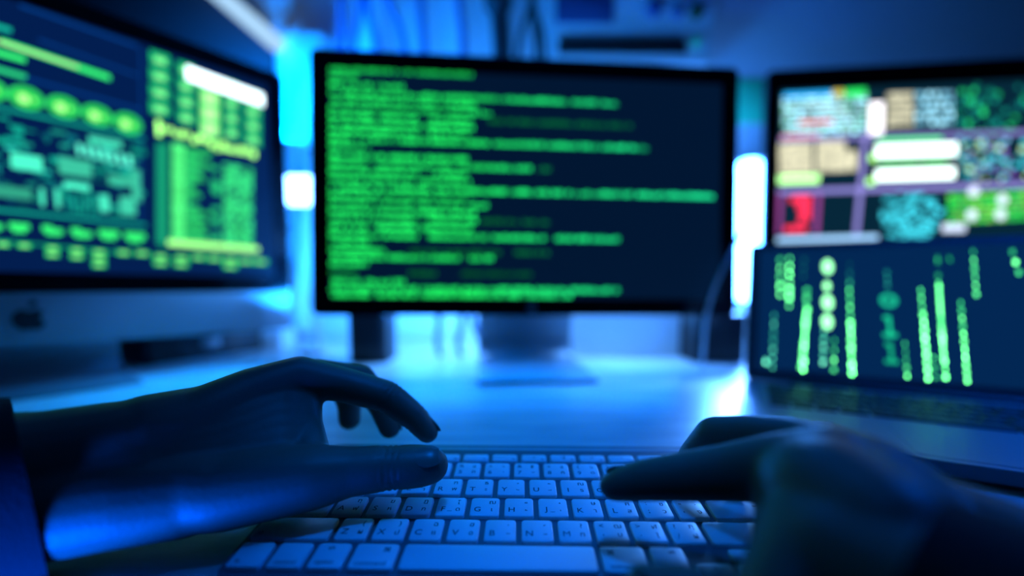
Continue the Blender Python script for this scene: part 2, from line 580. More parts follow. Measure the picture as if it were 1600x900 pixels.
# teal map panel
rnd = random.Random(11)
for (a, b, c, d) in ((-60, 156, 225, 217), (-60, 322, 228, 352)):
    S.span(a, b, c, d, 5, T_, .8)
for i in range(150):
    f = rnd.random()
    x = -60 + 282 * f
    top = 160 + f * 60
    bot = 320 + f * 28
    y = top + (bot - top) * rnd.uniform(0.06, 0.94)
    S.prect(x, y, rnd.uniform(4, 26), rnd.uniform(2, 9), rnd.choice((T_, T_, (0.004, .26, .24), (.004, .16, .2), (0.02, .6, .45))), rnd.uniform(.3, 1.0))
for x, y, w_, h_, e in ((42, 254, 48, 24, 1.1), (165, 222, 50, 10, .9), (118, 262, 50, 26, .6), (120, 291, 40, 9, 1.2), (163, 318, 14, 26, 1), (66, 308, 7, 28, 1), (90, 310, 7, 30, 1),
                        (200, 322, 24, 28, .7), (14, 300, 70, 18, .4), (213, 290, 14, 50, .6), (190, 283, 40, 14, .6)):
    S.prect(x, y, w_, h_, (.06, .75, .48), e)
for k in range(7):
    S.prect(124 + k * 13, 233 + k * 3.2, 7, 17, (.10, .85, .6), 1.15)
for k in range(6):
    S.prect(106 + k * 9, 316 + k * 1.5, 4, 28, T_, .7)
# icons under the panel
for cx, cy in ((-12, 352), (30, 356), (82, 360), (127, 364), (170, 367), (211, 371)):
    k = int(cx) % 5
    S.prect(cx - 8, cy - 3, 16, 10, G, 1)
    S.prect(cx + 8, cy - 2 + (4 if k > 1 else 0), 16, 9, G, 1)
    S.prect(cx, cy + 3, 20, 9, G, 1)
S.span(-40, 372, 200, 396, 4, (.004, .3, .16), .8)
for cx, cy, n in ((5, 382, 1), (38, 384, 1), (82, 388, 2), (120, 391, 2), (155, 394, 3), (193, 395, 1), (222, 396, 1), (251, 401, 2), (283, 403, 2), (310, 402, 1), (335, 404, 1), (360, 406, 2), (384, 408, 1), (407, 409, 1), (-30, 380, 2)):
    for q in range(n):
        S.prect(cx, cy + q * 10, 21, 7, G, .85)
        S.prect(cx, cy + q * 10, 11, 3.5, (.4, 1, .3), .8)
# calendar cells, top right
for ci, (x, wd) in enumerate(((250, 30), (291, 26), (328, 27), (362, 22), (395, 24))):
    for r_ in range(4):
        cy = 93 + r_ * 25.5 + (x - 250) * 0.40 - r_ * (x - 250) * 0.022
        if ci == 2:
            S.prect(x, cy + 6, wd + 2, 25, (.12, .9, .2), 1)
            S.prect(x, cy + 6, wd - 8, 14, (.55, 1, .4), 1)
        else:
            S.prect(x, cy, wd, 20, (0.01, .48, .16), .95)
            S.prect(x, cy + 2, wd * .5, 8, (.25, .95, .3), 1.0)
S.span(291, 113, 411, 157, 21, W_, 2.6)
# beads
for k in range(17):
    f = k / 16
    x, y = 248 + 148 * f, 200 + 42 * f
    S.prect(x, y + rnd.uniform(-3, 3), 7, rnd.choice((8, 10, 14)) if k else 24, (.35, 1, .2), rnd.uniform(1.2, 2.2))
# histogram
S.span(255, 222, 255.4, 385, 18, (0.006, .3, .16), .6)
for k in range(24):
    y = 228 + k * 6.4
    S.prect(251, y + 2, 14, 4, (.01, .42, .22), .8)
    S.prect(279, y, 19, 6.6, (.08, .9, .22), rnd.uniform(.7, 1.1))
    L = (42, 36, 20, 40, 30, 16, 26, 30, 14, 10, 18, 24, 8, 6, 20, 44, 22, 30, 36, 26, 34, 30, 34, 40)[k]
    S.prect(290 + L / 2, y + 4 + L * .1, L, 5, (.03, .75, .18), rnd.uniform(.5, 1))
    for q in range(9):
        if rnd.random() < .86:
            S.prect(352 + q * 5, 258 + k * 5.3 + q * .9, 5, 5, (.04, .8, .25), rnd.uniform(.4, 1.1))
    if rnd.random() < .45:
        S.prect(340 - rnd.random() * 6, 258 + k * 5.3, 12, 7, (.02, .6, .2), .8)
S.span(262, 379, 404, 390, 9, (.35, 1, .25), 1.3)
# the half of the picture left of the frame: log lines, a bar chart and a second map
rl = random.Random(31)
for k in range(22):
    z = .418 - k * .0062
    x = -.285
    while x < -.285 + (.06 + .07 * rl.random()):
        wd = rl.uniform(.004, .013)
        S.rect(x, z, x + wd, z + .0034, G, rl.uniform(.3, .9))
        x += wd + .0022
for k in range(26):
    S.rect(-.285 + k * .0095, .115, -.285 + k * .0095 + .0068, .115 + .03 + .06 * rl.random(), T_, rl.uniform(.5, 1))
for k in range(60):
    x, z = rl.uniform(-.14, -.045), rl.uniform(.225, .34)
    S.rect(x, z, x + rl.uniform(.003, .016), z + rl.uniform(.002, .007), T_, rl.uniform(.3, 1))
S.build('dashboard_graphics', scr, Matrix.Identity(4))

# --- right display with crowded multi-window picture
pos = Vector((0.466, 0.816, 0.164))
yaw = -0.111
ctr = pos + Vector((math.cos(yaw), math.sin(yaw), 0)) * 0.30
t_right, scr, S, loc = display('flat_display', 'black-framed display with crowded colourful windows, standing behind the open laptop', tuple(ctr), yaw, 0.05, 0,
                               0.60, 0.36, 0.0, 0.024, 0.036, (0.002, 0.020, 0.040), 0, 0, None, shell=M['black'], foot=(0.22, 0.09, 0.12))
S.gain = 1.6
CW, BEI, PUR, RED = (.60, 1.3, 1.6), (.75, .72, .50), (.22, .20, .55), (.95, .03, .09)
rnd = random.Random(5)
for r_ in range(8):
    for q in range(22):
        if rnd.random() < .92:
            S.prect(1226 + q * 6, 154 + r_ * 8 - q * .25, 5.2, 5.5, rnd.choice((CW, CW, (.5, .9, .95), (.25, .75, .6))), rnd.uniform(.45, 1.15))
S.span(1224, 150, 1300, 146, 8, (.02, .4, .9), 1)
S.span(1301, 146, 1318, 145, 10, (.7, .6, .1), .8)
S.span(1320, 146, 1353, 144, 12, (.02, .8, .12), .9)
S.span(1247, 192, 1302, 190, 5, RED, 1)
S.span(1222, 214, 1280, 213, 5, RED, .9)
S.prect(1369, 185, 22, 50, (1, .95, 1), 1.3)
for r_ in range(5):
    for q in range(8):
        S.prect(1388 + q * 5.2, 150 + r_ * 11 - q * .2, 4.4, 9, BEI, rnd.uniform(.4, .9))
    for q in range(10):
        S.prect(1433 + q * 6, 148 + r_ * 11 - q * .2, 5, 7, rnd.choice(((.2, .55, .75), CW, (.15, .4, .55))), rnd.uniform(.4, 1.1))
for i in range(90):
    S.prect(rnd.uniform(1498, 1640), rnd.uniform(134, 212), rnd.uniform(3, 8), rnd.uniform(3, 10), rnd.choice(((.01, .45, .25), (.02, .75, .2), (.005, .2, .2), (.005, .25, .2))), rnd.uniform(.3, 1))
S.span(1217, 219, 1660, 205, 7, PUR, .75)
S.span(1353, 205, 1337, 374, 8, PUR, .9)
S.span(1215, 300, 1660, 287, 8, PUR, .95)
S.span(1210, 375, 1372, 371, 8, (.30, .55, .85), 1.1)
for r_ in range(6):
    for q in range(21):
        if abs(q - 9) > .5 and not (q > 17 and r_ < 2):
            S.prect(1220 + q * 5.8, 228 + r_ * 8 - q * .25, 5, 7.4, BEI, rnd.uniform(.65, 1.05))
S.span(1216, 281, 1280, 279, 13, (.45, 1, .35), 1.4)
S.span(1368, 237, 1495, 233, 20, (.8, 1, .95), 1.8)
S.span(1368, 274, 1492, 270, 17, (.8, 1, .95), 1.8)
S.span(1370, 220, 1472, 217, 6, (.05, .8, .12), 1)
for q in range(18):
    S.prect(1375 + q * 6, 255 - q * .15, 5, 7, (.05, .75, .12), rnd.uniform(.5, 1))
S.prect(1363, 247, 10, 10, (.4, 1, .2), 1.2)
S.prect(1360, 284, 12, 10, (.4, 1, .2), 1.2)
for i in range(150):
    S.prect(rnd.uniform(1497, 1650), rnd.uniform(216, 283), rnd.uniform(4, 10), rnd.uniform(3, 7), rnd.choice((CYAN, CYAN, (.2, .5, .8), (.3, .1, .7), (.1, .5, .55), (.55, .8, .35))), rnd.uniform(.4, 1.1))
S.span(1219, 303, 1216, 366, 7, (.30, .06, .30), .8)
S.span(1279, 302, 1275, 366, 7, (.30, .06, .30), .8)
for x, y, w_, h_ in ((1254, 311, 26, 10), (1256, 322, 20, 16), (1258, 336, 16, 14), (1252, 346, 10, 8), (1243, 358, 34, 9), (1240, 312, 12, 8)):
    S.prect(x, y, w_, h_, RED, .95)
for i in range(95):
    y = rnd.uniform(303, 370)
    x = rnd.uniform(1378 + abs(y - 335) * .3, 1472 - abs(y - 325) * .5)
    S.prect(x, y, rnd.uniform(5, 14), rnd.uniform(3, 6), CYAN, rnd.uniform(.5, 1.2))
for r_ in range(6):
    for q in range(26):
        S.prect(1484 + q * 6, 306 + r_ * 8 - q * .3, 5.3, 6, rnd.choice(((.03, .75, .08), (.05, .6, .12), (.25, .8, .1))), rnd.uniform(.45, 1.05))
for x, y in ((1521, 299), (1566, 312), (1518, 336), (1563, 335)):
    S.disc(x, y, 8, 8, (.7, .8, 1), 1)
S.prect(1490, 356, 36, 12, (.6, .7, .9), 1)
rl = random.Random(33)
for k in range(24):            # the columns right of the frame
    z = .315 - k * .0112
    x = xr = .142
    while x < xr + (.04 + .085 * rl.random()):
        wd = rl.uniform(.004, .014)
        S.rect(x, z, x + wd, z + .005, rl.choice((CYAN, G, BEI, (.2, .5, .8))), rl.uniform(.3, .8))
        x += wd + .003
S.build('window_graphics', scr, Matrix.Identity(4))

# ------------------------------------------------------------------ laptop
LYAW, LTILT, LW, LD, LH = R(-28), R(31), 0.325, 0.227, 0.208
LB = Matrix.Translation((0.298, 0.55, 0)) @ Matrix.Rotation(LYAW, 4, 'Z')
lap = thing('laptop', 'open silver laptop with falling green digits on screen, at the right edge', 'laptop', LB)
link('base', MB().loft([rrz(LW - .01, LD - .01, .008, .0005, LW / 2, -LD / 2), rrz(LW, LD, .011, .004, LW / 2, -LD / 2), rrz(LW, LD, .011, .0132, LW / 2, -LD / 2), rrz(LW - .0016, LD - .0016, .010, .0140, LW / 2, -LD / 2)]).mesh('base', True, M['alu']), lap)
hinge = MB()
hinge.tube([(0.05, .003, .0135), (LW - .05, .003, .0135)], .0055, 12)
link('hinge', hinge.mesh('hinge', True, M['black']), lap)
kw = (LW - .044) / 14.5
km = {}


def keymesh(w, d, h, r, m, inset=.0006):
    k = (round(w, 5), round(d, 5), m.name)
    if k not in km:
        km[k] = MB().loft([rrz(w, d, r, 0, 0, 0, 3), rrz(w, d, r, h - inset, 0, 0, 3), rrz(w - inset * 0.6, d - inset * .6, r, h - inset * .3, 0, 0, 3), rrz(w - 2 * inset, d - 2 * inset, r * .8, h, 0, 0, 3)]).mesh('key', True, m)
    return km[k]


LROWS = [[1] * 13 + [1.5], [1.5] + [1] * 13, [1.75] + [1] * 11 + [1.75], [2.25] + [1] * 10 + [2.25], [1, 1, 1, 1.25, 5, 1.25, 1, 1, 1, 1]]
LROWS.insert(0, [14.5 / 14] * 14)
y = -.021
for ri, row in enumerate(LROWS):
    d = .0095 if ri == 0 else .0185
    x = .022
    for u in row:
        ww = u * kw
        link('key', keymesh(ww - .0028, d - .0028, .0016, .0012, M['darkkey'], .0003), lap, Matrix.Translation((x + ww / 2, y - d / 2, .0139)))
        x += ww
    y -= d
link('trackpad', MB().loft([rrz(.105, .072, .004, .01395, LW / 2, -LD + .044), rrz(.105, .072, .004, .0143, LW / 2, -LD + .044)]).mesh('trackpad', True, M['alu']), lap)
lfr_l = Matrix.Translation((LW / 2, .002, .014)) @ Matrix.Rotation(-LTILT, 4, 'X')
lfr = LB @ lfr_l
link('lid', MB().loft([rr(LW, LH, .009, 5, 0, LH / 2, .0), rr(LW, LH, .009, 5, 0, LH / 2, .005), rr(LW - .008, LH - .008, .007, 5, 0, LH / 2, .0065)]).mesh('lid', True, M['alu']), lap, lfr_l)
zc = LH / 2 + .002
sw, sh_ = LW - .028, LH - .028
link('bezel', MB().loft([rr(LW - .004, LH - .006, .007, 5, 0, LH / 2, -.0008), rr(LW - .004, LH - .006, .007, 5, 0, LH / 2, .0004), rr(sw, sh_, .0004, 5, 0, zc, .0004), rr(sw, sh_, .0004, 5, 0, zc, -.0008)], closed=True).mesh('bezel', True, M['alu']), lap, lfr_l)
scr = link('screen', MB().loft([rr(sw, sh_, .0004, 1, 0, zc, -.0004), rr(sw, sh_, .0004, 1, 0, zc, .0002)]).mesh('screen', False, screen_mat('laptop_picture', (0.0008, 0.020, 0.085))), lap, lfr_l)
S = Screen(lfr, -.0006)
S.lim = (-sw / 2, sw / 2, zc - sh_ / 2, zc + sh_ / 2)
rnd = random.Random(21)


S.gain = 1.2


def q6(cx, cy):
    return 1100 + cx / 2.812, 360 + cy / 2.812


def rain(x0, y0, x1, y1, e0, e1, size=4.2, step=33, col=(.02, .85, .22)):
    n = max(2, int(abs(y1 - y0) / step))
    for i in range(n + 1):
        f = i / n
        px, py = q6(x0 + (x1 - x0) * f, y0 + (y1 - y0) * f)
        e = (e0 + (e1 - e0) * f) * rnd.uniform(.5, 1.9) * 1.7
        cc = tuple(c * .0 + v for c, v in zip(col, (col[0] + .10 * min(1, e / 5), col[1], col[2])))
        if rnd.random() < .5:
            S.prect(px, py, size * .5, size * 1.2, cc, e * 1.6)
        else:
            S.prect(px, py - size * .5, size, size * .3, cc, e * 1.3)
            S.prect(px, py + size * .5, size, size * .3, cc, e * 1.3)
            S.prect(px - size * .4, py, size * .25, size * .7, cc, e * 1.3)
            S.prect(px + size * .4, py, size * .25, size * .7, cc, e * 1.3)


rain(335, 130, 333, 280, 1.6, 3.0)
rain(377, 125, 374, 330, 3.5, 4)
rain(308, 375, 300, 600, .7, 2.0, col=(.01, .6, .35))
rain(270, 572, 272, 580, 1, 1.5, col=(.01, .6, .35))
rain(452, 265, 436, 610, .7, 5.5, 5.2)
rain(455, 350, 425, 600, 3, 4, 4.6)
rain(527, 445, 523, 580, 1.0, 1.8, col=(.01, .6, .35))
rain(573, 485, 570, 612, .5, 3)
rain(638, 230, 650, 625, .5, 6.5, 5)
rain(648, 430, 648, 625, 1.5, 3.5, 4)
rain(803, 185, 806, 240, .3, .5, col=(.01, .6, .4))
rain(882, 500, 893, 640, .6, 3)
rain(952, 265, 985, 650, 1.2, 6, 5)
rain(965, 370, 985, 650, 2.5, 5, 5)
rain(1010, 560, 1020, 645, .8, 1.5)
rain(1028, 200, 1062, 645, .8, 5, 4.8)
rain(1032, 250, 1050, 560, 2, 3, 4.4)
rain(1128, 320, 1157, 660, .8, 5.5, 4.8)
rain(1182, 95, 1196, 280, .8, 2.8, 4.6)
rain(1355, 95, 1382, 185, 1.4, 2.6, 5)
rain(1025, 120, 1027, 140, .4, .6)
rain(1075, 120, 1082, 130, .2, .3)
rain(440, 130, 436, 200, .12, .3, col=(.01, .5, .35))
rain(640, 150, 640, 230, .1, .3, col=(.01, .5, .35))
for cx, cy, r_ in ((543, 160, 11), (540, 245, 7), (543, 317, 11.5), (541, 402, 11.5)):
    px, py = q6(cx, cy)
    S.disc(px, py, r_ * .72, r_, (.30, 1, .42), 2.2)
px, py = q6(811, 308)
u, z = S.uv(px, py)
for k in range(16):          # a ring-shaped 0
    a0, a1 = 2 * math.pi * k / 16, 2 * math.pi * (k + 1) / 16
    ro, rz_ = .0085, .0095
    S.poly([(u + ro * math.cos(a), z + rz_ * math.sin(a)) for a in (a0, a1)] + [(u + ro * .5 * math.cos(a), z + rz_ * .5 * math.sin(a)) for a in (a1, a0)], (.01, .55, .30), 1.0)
for cx, cy in ((815, 418), (822, 535)):   # two 1s
    px, py = q6(cx, cy)
    e = 1.0 if cy < 500 else .7
    S.prect(px, py, 5.5, 30, (.01, .6, .30), e)
    S.prect(px - 5, py - 12, 9, 6, (.01, .6, .30), e)
    S.prect(px + 1, py + 15, 22, 6, (.01, .6, .30), e)
xr = max(S.uv(1606, y_)[0] for y_ in (385, 450, 520, 600))
for k in range(9):             # more columns towards the right side of the lid
    x, z = .045 + k * .0115, zc + rnd.uniform(-.02, sh_ / 2 - .01)
    for q in range(int(rnd.uniform(4, 16))):
        if x > xr:
            S.rect(x, z - q * .0062, x + .0026, z - q * .0062 + .0034, (.04, .85, .22), .5 + .22 * q)
S.build('falling_digits', scr, Matrix.Identity(4))

# ------------------------------------------------------------------ keyboard
KT = R(7.0)
KB = Matrix.Translation((0.0028, 0.1827, 0.0034)) @ Matrix.Rotation(R(-1.2), 4, 'Z') @ Matrix.Rotation(KT, 4, 'X')
kb = thing('keyboard', 'slim aluminium keyboard with white keys marked in Latin and Thai letters, between the hands', 'keyboard', KB)
U = 0.01905
KW, KD = 0.281, 0.131
body = MB()
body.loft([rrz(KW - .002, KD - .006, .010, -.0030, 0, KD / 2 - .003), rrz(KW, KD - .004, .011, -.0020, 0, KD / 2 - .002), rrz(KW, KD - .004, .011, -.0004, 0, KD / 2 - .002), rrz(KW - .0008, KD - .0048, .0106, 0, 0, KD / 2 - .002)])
link('plate', body.mesh('plate', True, M['kalu_shaded']), kb)
tb = MB()
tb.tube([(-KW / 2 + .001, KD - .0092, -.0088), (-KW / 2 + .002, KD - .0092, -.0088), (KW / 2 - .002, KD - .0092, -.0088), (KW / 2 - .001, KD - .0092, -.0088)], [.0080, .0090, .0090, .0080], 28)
link('battery_tube', tb.mesh('battery_tube', True, M['kalu_lit']), kb)
for sx in (-1, 1):
    link('foot', MB().loft([rrz(.018, .006, .0025, -.0034, sx * .115, .012), rrz(.018, .006, .0025, -.0028, sx * .115, .012)]).mesh('foot', True, M['black']), kb)

tcache = {}


def text_mesh(txt, size):
    """flat glyph outline, centred on its own bounding box"""
    k = (txt, round(size, 5))
    if k in tcache:
        return tcache[k]
    cu = bpy.data.curves.new('legend_curve', 'FONT')
    cu.body = txt
    cu.size = size
    cu.resolution_u = 3
    cu.offset = 0.0 if 'M' in txt else 0.00005
    ob = bpy.data.objects.new('legend_tmp', cu)
    C.objects.link(ob)
    dg = bpy.context.evaluated_depsgraph_get()
    me = bpy.data.meshes.new_from_object(ob.evaluated_get(dg))
    bpy.data.objects.remove(ob)
    vs = [tuple(v.co) for v in me.vertices]
    fs = [tuple(p.vertices) for p in me.polygons]
    bpy.data.meshes.remove(me)
    if vs:
        x0, x1 = min(v[0] for v in vs), max(v[0] for v in vs)
        y0, y1 = min(v[1] for v in vs), max(v[1] for v in vs)
        vs = [(v[0] - (x0 + x1) / 2, v[1] - (y0 + y1) / 2, 0) for v in vs]
    tcache[k] = (vs, fs)
    return tcache[k]


KH = .0022
GAP = .0029


def put_key(x0, wu, y0, d, items, sunk=0.0):
    """one key with its printed legend; items = (text, x fraction, y fraction, size)"""
    ww = wu * U
    k = link('key', keymesh(ww - GAP, d - GAP, KH, .0016, M['key']), kb, Matrix.Translation((x0 + ww / 2, y0 + d / 2, 0.0001 - sunk)))
    if items:
        mb = MB()
        for txt, fx, fy, sz in items:
            vs, fs = text_mesh(txt, sz)
            ox, oy = fx * (ww - GAP) / 2, fy * (d - GAP) / 2
            mb.add([(v[0] + ox, v[1] + oy, KH + .00006) for v in vs], fs)
        me = bpy.data.meshes.new('legend')
        me.from_pydata(mb.v, [], mb.f)
        me.materials.append(M['legend'])
        link('legend', me, k)
    return k


X0 = -7.25 * U
Y0 = .005
b_, s_ = .0056, .0047


def std(latin, low='', up='', shifted=''):
    it = []
    if shifted:
        it += [(shifted, -.55, .5, s_), (latin, -.55, -.38, s_ * 1.1)]
    else:
        it += [(latin, -.5, -.3, b_)]
    if low:
        it.append((low, .5, -.35, s_))
    if up:
        it.append((up, .5, .45, s_))
    if latin in 'FJ':
        it.append(('_', -.05, -.52, .005))
    return it


def krow(r, x, keys, d=U):
    for wu, it in keys:
        put_key(X0 + x * U, wu, Y0 + r * U, d, it)
        x += wu


# bottom row (the arrow keys follow), shift row, home row, top letter row, digits, functions
krow(0, 0, [(1, [('fn', -.5, -.55, .0034)]), (1, [('control', 0, -.6, .0034)]), (1, [('alt', -.1, .6, .0034), ('option', -.1, -.6, .0034)]), (1.25, [('command', -.05, -.6, .0038), ('⌘', .5, .5, .0040)]),
           (5, []), (1.25, [('⌘', -.55, .5, .0040), ('command', .0, -.6, .0038)]), (1, [('alt', .3, .6, .0034), ('option', 0, -.6, .0034)])])
ah = U * .5
for i, ch in enumerate('◂▾▸'):
    put_key(X0 + (11.5 + i) * U, 1, Y0 - .0005, ah, [(ch, 0, 0, .0034)])
put_key(X0 + 12.5 * U, 1, Y0 + ah - .0005, ah, [('▴', 0, 0, .0034)])
krow(1, 0, [(2.25, [('⇧', -.8, -.5, .0035)])] + [(1, std(*t)) for t in (('Z', 'ผ', '('), ('X', 'ป', ')'), ('C', 'แ', 'ฉ'), ('V', 'อ', 'ฮ'), ('B', 'ิ', 'ฺ'), ('N', 'ื', '์'), ('M', 'ท', '?'))] +
     [(1, std(',', 'ม', 'ฒ', '<')), (1, std('.', 'ใ', 'ฬ', '>')), (1, std('/', 'ฝ', 'ฦ', '?')), (2.25, [('⇧', .8, -.5, .0035)])])
krow(2, 0, [(1.75, [('⇪', -.7, -.5, .0035)])] + [(1, std(*t)) for t in (('A', 'ฟ', 'ฤ'), ('S', 'ห', 'ฆ'), ('D', 'ก', 'ฏ'), ('F', 'ด', 'โ'), ('G', 'เ', 'ฌ'), ('H', '้', '็'), ('J', '่', '๋'), ('K', 'า', 'ษ'), ('L', 'ส', 'ศ'))] +
     [(1, std(';', 'ว', 'ซ', ':')), (1, std("'", 'ง', '.', '"')), (1.75, [('↵', .7, .4, .0038)])])
krow(3, 0, [(1.5, [('⇥', -.7, -.5, .0035)])] + [(1, std(*t)) for t in (('Q', 'ๆ', '๐'), ('W', 'ไ', '"'), ('E', 'ำ', 'ฎ'), ('R', 'พ', 'ฑ'), ('T', 'ะ', 'ธ'), ('Y', 'ั', 'ํ'), ('U', 'ี', '๊'), ('I', 'ร', 'ณ'), ('O', 'น', 'ฯ'), ('P', 'ย', 'ญ'))] +
     [(1, std('[', 'บ', 'ฐ', '{')), (1, std(']', 'ล', ',', '}')), (1, std('\\', 'ฃ', 'ฅ', '|'))])
krow(4, 0, [(1, std('`', '_', '%', '~'))] + [(1, std(*t)) for t in (('1', 'ๅ', '+', '!'), ('2', '/', '๑', '@'), ('3', '-', '๒', '#'), ('4', 'ภ', '๓', '$'), ('5', 'ถ', '๔', '%'), ('6', 'ุ', 'ู', '^'), ('7', 'ึ', '฿', '&'), ('8', 'ค', '๕', '*'), ('9', 'ต', '๖', '('), ('0', 'จ', '๗', ')'), ('-', 'ข', '๘', '_'), ('=', 'ช', '๙', '+'))] + [(1.5, [('⌫', .7, .0, .0038)])])
FN = [('esc', ''), ('☼', 'F1'), ('☀', 'F2'), ('', 'F3'), ('', 'F4'), ('', 'F5'), ('', 'F6'), ('◂◂', 'F7'), ('▸‖', 'F8'), ('▸▸', 'F9'), ('◂', 'F10'), ('◂)', 'F11'), ('◂))', 'F12'), ('⏏', '')]
krow(5, 0, [(14.5 / 14, ([(a, 0, .1, .0034)] if a else []) + ([(b, .72, -.5, .0022)] if b else [])) for a, b in FN], .0112)

# ------------------------------------------------------------------ lamps


def lamp_capsule(name, label, pts, rad, m, foot=None):
    t = thing(name, label, 'lamp', Matrix.Translation(pts[0]))
    o = Vector(pts[0])
    n = len(pts)
    mb = MB()
    mb.capsule(Vector(pts[0]) - o, Vector(pts[-1]) - o, rad, rad, 20, 6)
    link('tube', mb.mesh('tube', True, m), t)
    return t


M['lamp_white'] = emitter('lamp_white', (0.045, 0.25, 1.0), 60.0)
M['lamp_panel'] = emitter('lamp_panel', (0.12, 0.34, 1.0), 20.0)
M['lamp_soft'] = emitter('lamp_soft', (0.42, 0.70, 1.0), 1.0)
# upright tube lamp between centre and right display, on a small foot
top, bot = at(1171, 275, .92), at(1165, 452, .92)
t = thing('tube_lamp', 'glowing upright white tube lamp between the middle and right displays', 'lamp', Matrix.Translation((bot.x, bot.y, 0)))
o = Vector((bot.x, bot.y, 0))
link('light_tube', MB().capsule(bot - o, top - o, .026, .034, 22, 6).mesh('light_tube', True, M['lamp_white']), t)
shell_r = []
for k in range(13):
    a = math.pi * k / 12
    shell_r.append((math.cos(a), math.sin(a)))
prof = [(c_ * .046, s_v * .046 + .004) for c_, s_v in shell_r] + [(c_ * .043, s_v * .043 + .004) for c_, s_v in shell_r[::-1]]
link('light_shield', MB().loft([[(bot.x - o.x + x_, y_, bot.z - .03) for x_, y_ in prof], [(top.x - o.x + x_, y_ + top.y - o.y, top.z + .045) for x_, y_ in prof]]).mesh('light_shield', True, M['white']), t)  # added half-shell that keeps the tube's light off the wall
link('pole', MB().tube([(0, 0, .006), bot - o], .008, 12).mesh('pole', True, M['white']), t)
link('lamp_base', MB().loft([[(math.cos(a * .2618) * r_, math.sin(a * .2618) * r_, z) for a in range(24)] for r_, z in ((.05, 0), (.05, .006), (.044, .010))]).mesh('lamp_base', True, M['white']), t)
area('tube_lamp_beam', (bot.x - .01, bot.y - .045, .17), (.23, .58, 0), .05, .10, 0.8, (0.10, 0.34, 1.0), 44)
# small square lamp between the all-in-one and the centre display
c = at(468, 297, .80)
t = thing('square_lamp', 'small glowing square lamp head between the left computer and the middle display', 'lamp', Matrix.Translation((c.x, c.y, 0)))
link('light_panel', MB().loft([rr(.058, .050, .012, 5, 0, c.z, -.004), rr(.06, .052, .013, 5, 0, c.z, .0), rr(.06, .052, .013, 5, 0, c.z, .006)]).mesh('light_panel', True, M['lamp_panel']), t)
link('lamp_housing', MB().loft([rr(.062, .054, .014, 5, 0, c.z, .006), rr(.056, .048, .012, 5, 0, c.z, .022)]).mesh('lamp_housing', True, M['white']), t)
link('pole', MB().tube([(0.016, .02, .006), (0.016, .02, c.z - .02)], .0045, 10).mesh('pole', True, M['white']), t)
link('lamp_base', MB().loft([[(.016 + math.cos(a * .2618) * r_, .02 + math.sin(a * .2618) * r_, z) for a in range(24)] for r_, z in ((.035, 0), (.035, .006), (.03, .009))]).mesh('lamp_base', True, M['white']), t)
area('square_lamp_beam', (c.x, c.y - .008, c.z), (-.45, .54, 0), .05, .04, 0.9, (0.0, 0.27, 1.0), 62)
# slanting tube high on the left
p0, p1 = aty(300, -45, .965), aty(430, 66, .965)
t = thing('slanting_tube_lamp', 'slanting white light tube above the left computer, along the black board', 'lamp', Matrix.Translation(p1))
link('light_tube', MB().capsule(Vector((0, 0, 0)), p0 - p1, .017, .017, 18, 5).mesh('light_tube', True, M['lamp_soft']), t)
for f in (.1, .8):
    q = (p0 - p1) * f
    link('bracket', MB().tube([q + Vector((0, .014, 0)), q + Vector((0, RY1 - p1.y, 0))], .006, 8).mesh('bracket', True, M['white']), t)

# ------------------------------------------------------------------ things at the back
# black board behind the left computer
pts = [aty(*p, 1.0) for p in ((-120, -140), (330, -60), (425, 78), (432, 200), (420, 330), (-120, 330))]
o = Vector((pts[3].x, pts[3].y, 0))
bd = MB().loft([[(p - o) for p in pts], [(p - o) + Vector((0, .015, 0)) for p in pts]])
tag(link('black_board', bd.mesh('black_board', True, M['blackcloth'], .002), None, Matrix.Translation(o)), 'large black board behind and above the left computer', 'board')

# crumpled white film hanging between the left computer and the centre display
rings = []
for i in range(40):
    f = i / 39
    y = 60 + 455 * f
    wpx = 44 + 10 * math.sin(f * 17) + (40 * max(0, .12 - f) / .12)
    if y > 380:
        wpx *= max(.22, 1 - (y - 380) / 105) if y < 470 else .22 + (y - 470) / 45 * .8
    cxp = 470 + 6 * math.sin(f * 9 + 1)
    c = at(cxp, y, .965)
    hw = wpx / F * .965 / 2
    ring = []
    for j in range(28):
        a = 2 * math.pi * j / 28
        k = 1 + .28 * noise.noise(Vector((math.cos(a) * 2.2, math.sin(a) * 2.2, f * 7))) + .12 * math.sin(a * 5 + f * 12)
        ring.append(c + Vector((math.cos(a) * hw * k, math.sin(a) * .022 * k, 0)))
    rings.append(ring)
o = Vector((rings[-1][0].x, rings[-1][0].y, 0))
tag(link('plastic_film', MB().loft([[p - o for p in r_] for r_ in rings]).mesh('plastic_film', True, M['sheet']), None, Matrix.Translation(o)), 'crumpled white plastic film hanging in the gap left of the middle display', 'plastic film')

# cables hanging down the wall


def cable(name, label, pxs, D, r, m, group=None, depth=None):
    P = [(aty(x, y, D) if depth is None else at(x, y, depth[i])) for i, (x, y) in enumerate(pxs)]
    out = []
    for i in range(len(P) - 1):
        p0, p1, p2, p3 = P[max(i - 1, 0)], P[i], P[i + 1], P[min(i + 2, len(P) - 1)]
        for k in range(6):
            t_ = k / 6
            out.append(0.5 * ((2 * p1) + (p2 - p0) * t_ + (2 * p0 - 5 * p1 + 4 * p2 - p3) * t_ ** 2 + (3 * p1 - p0 - 3 * p2 + p3) * t_ ** 3))
    out.append(P[-1])
    o = out[-1].copy()
    return tag(link(name, MB().tube([p - o for p in out], r, 8).mesh(name, True, m), None, Matrix.Translation(o)), label, 'cable', group)


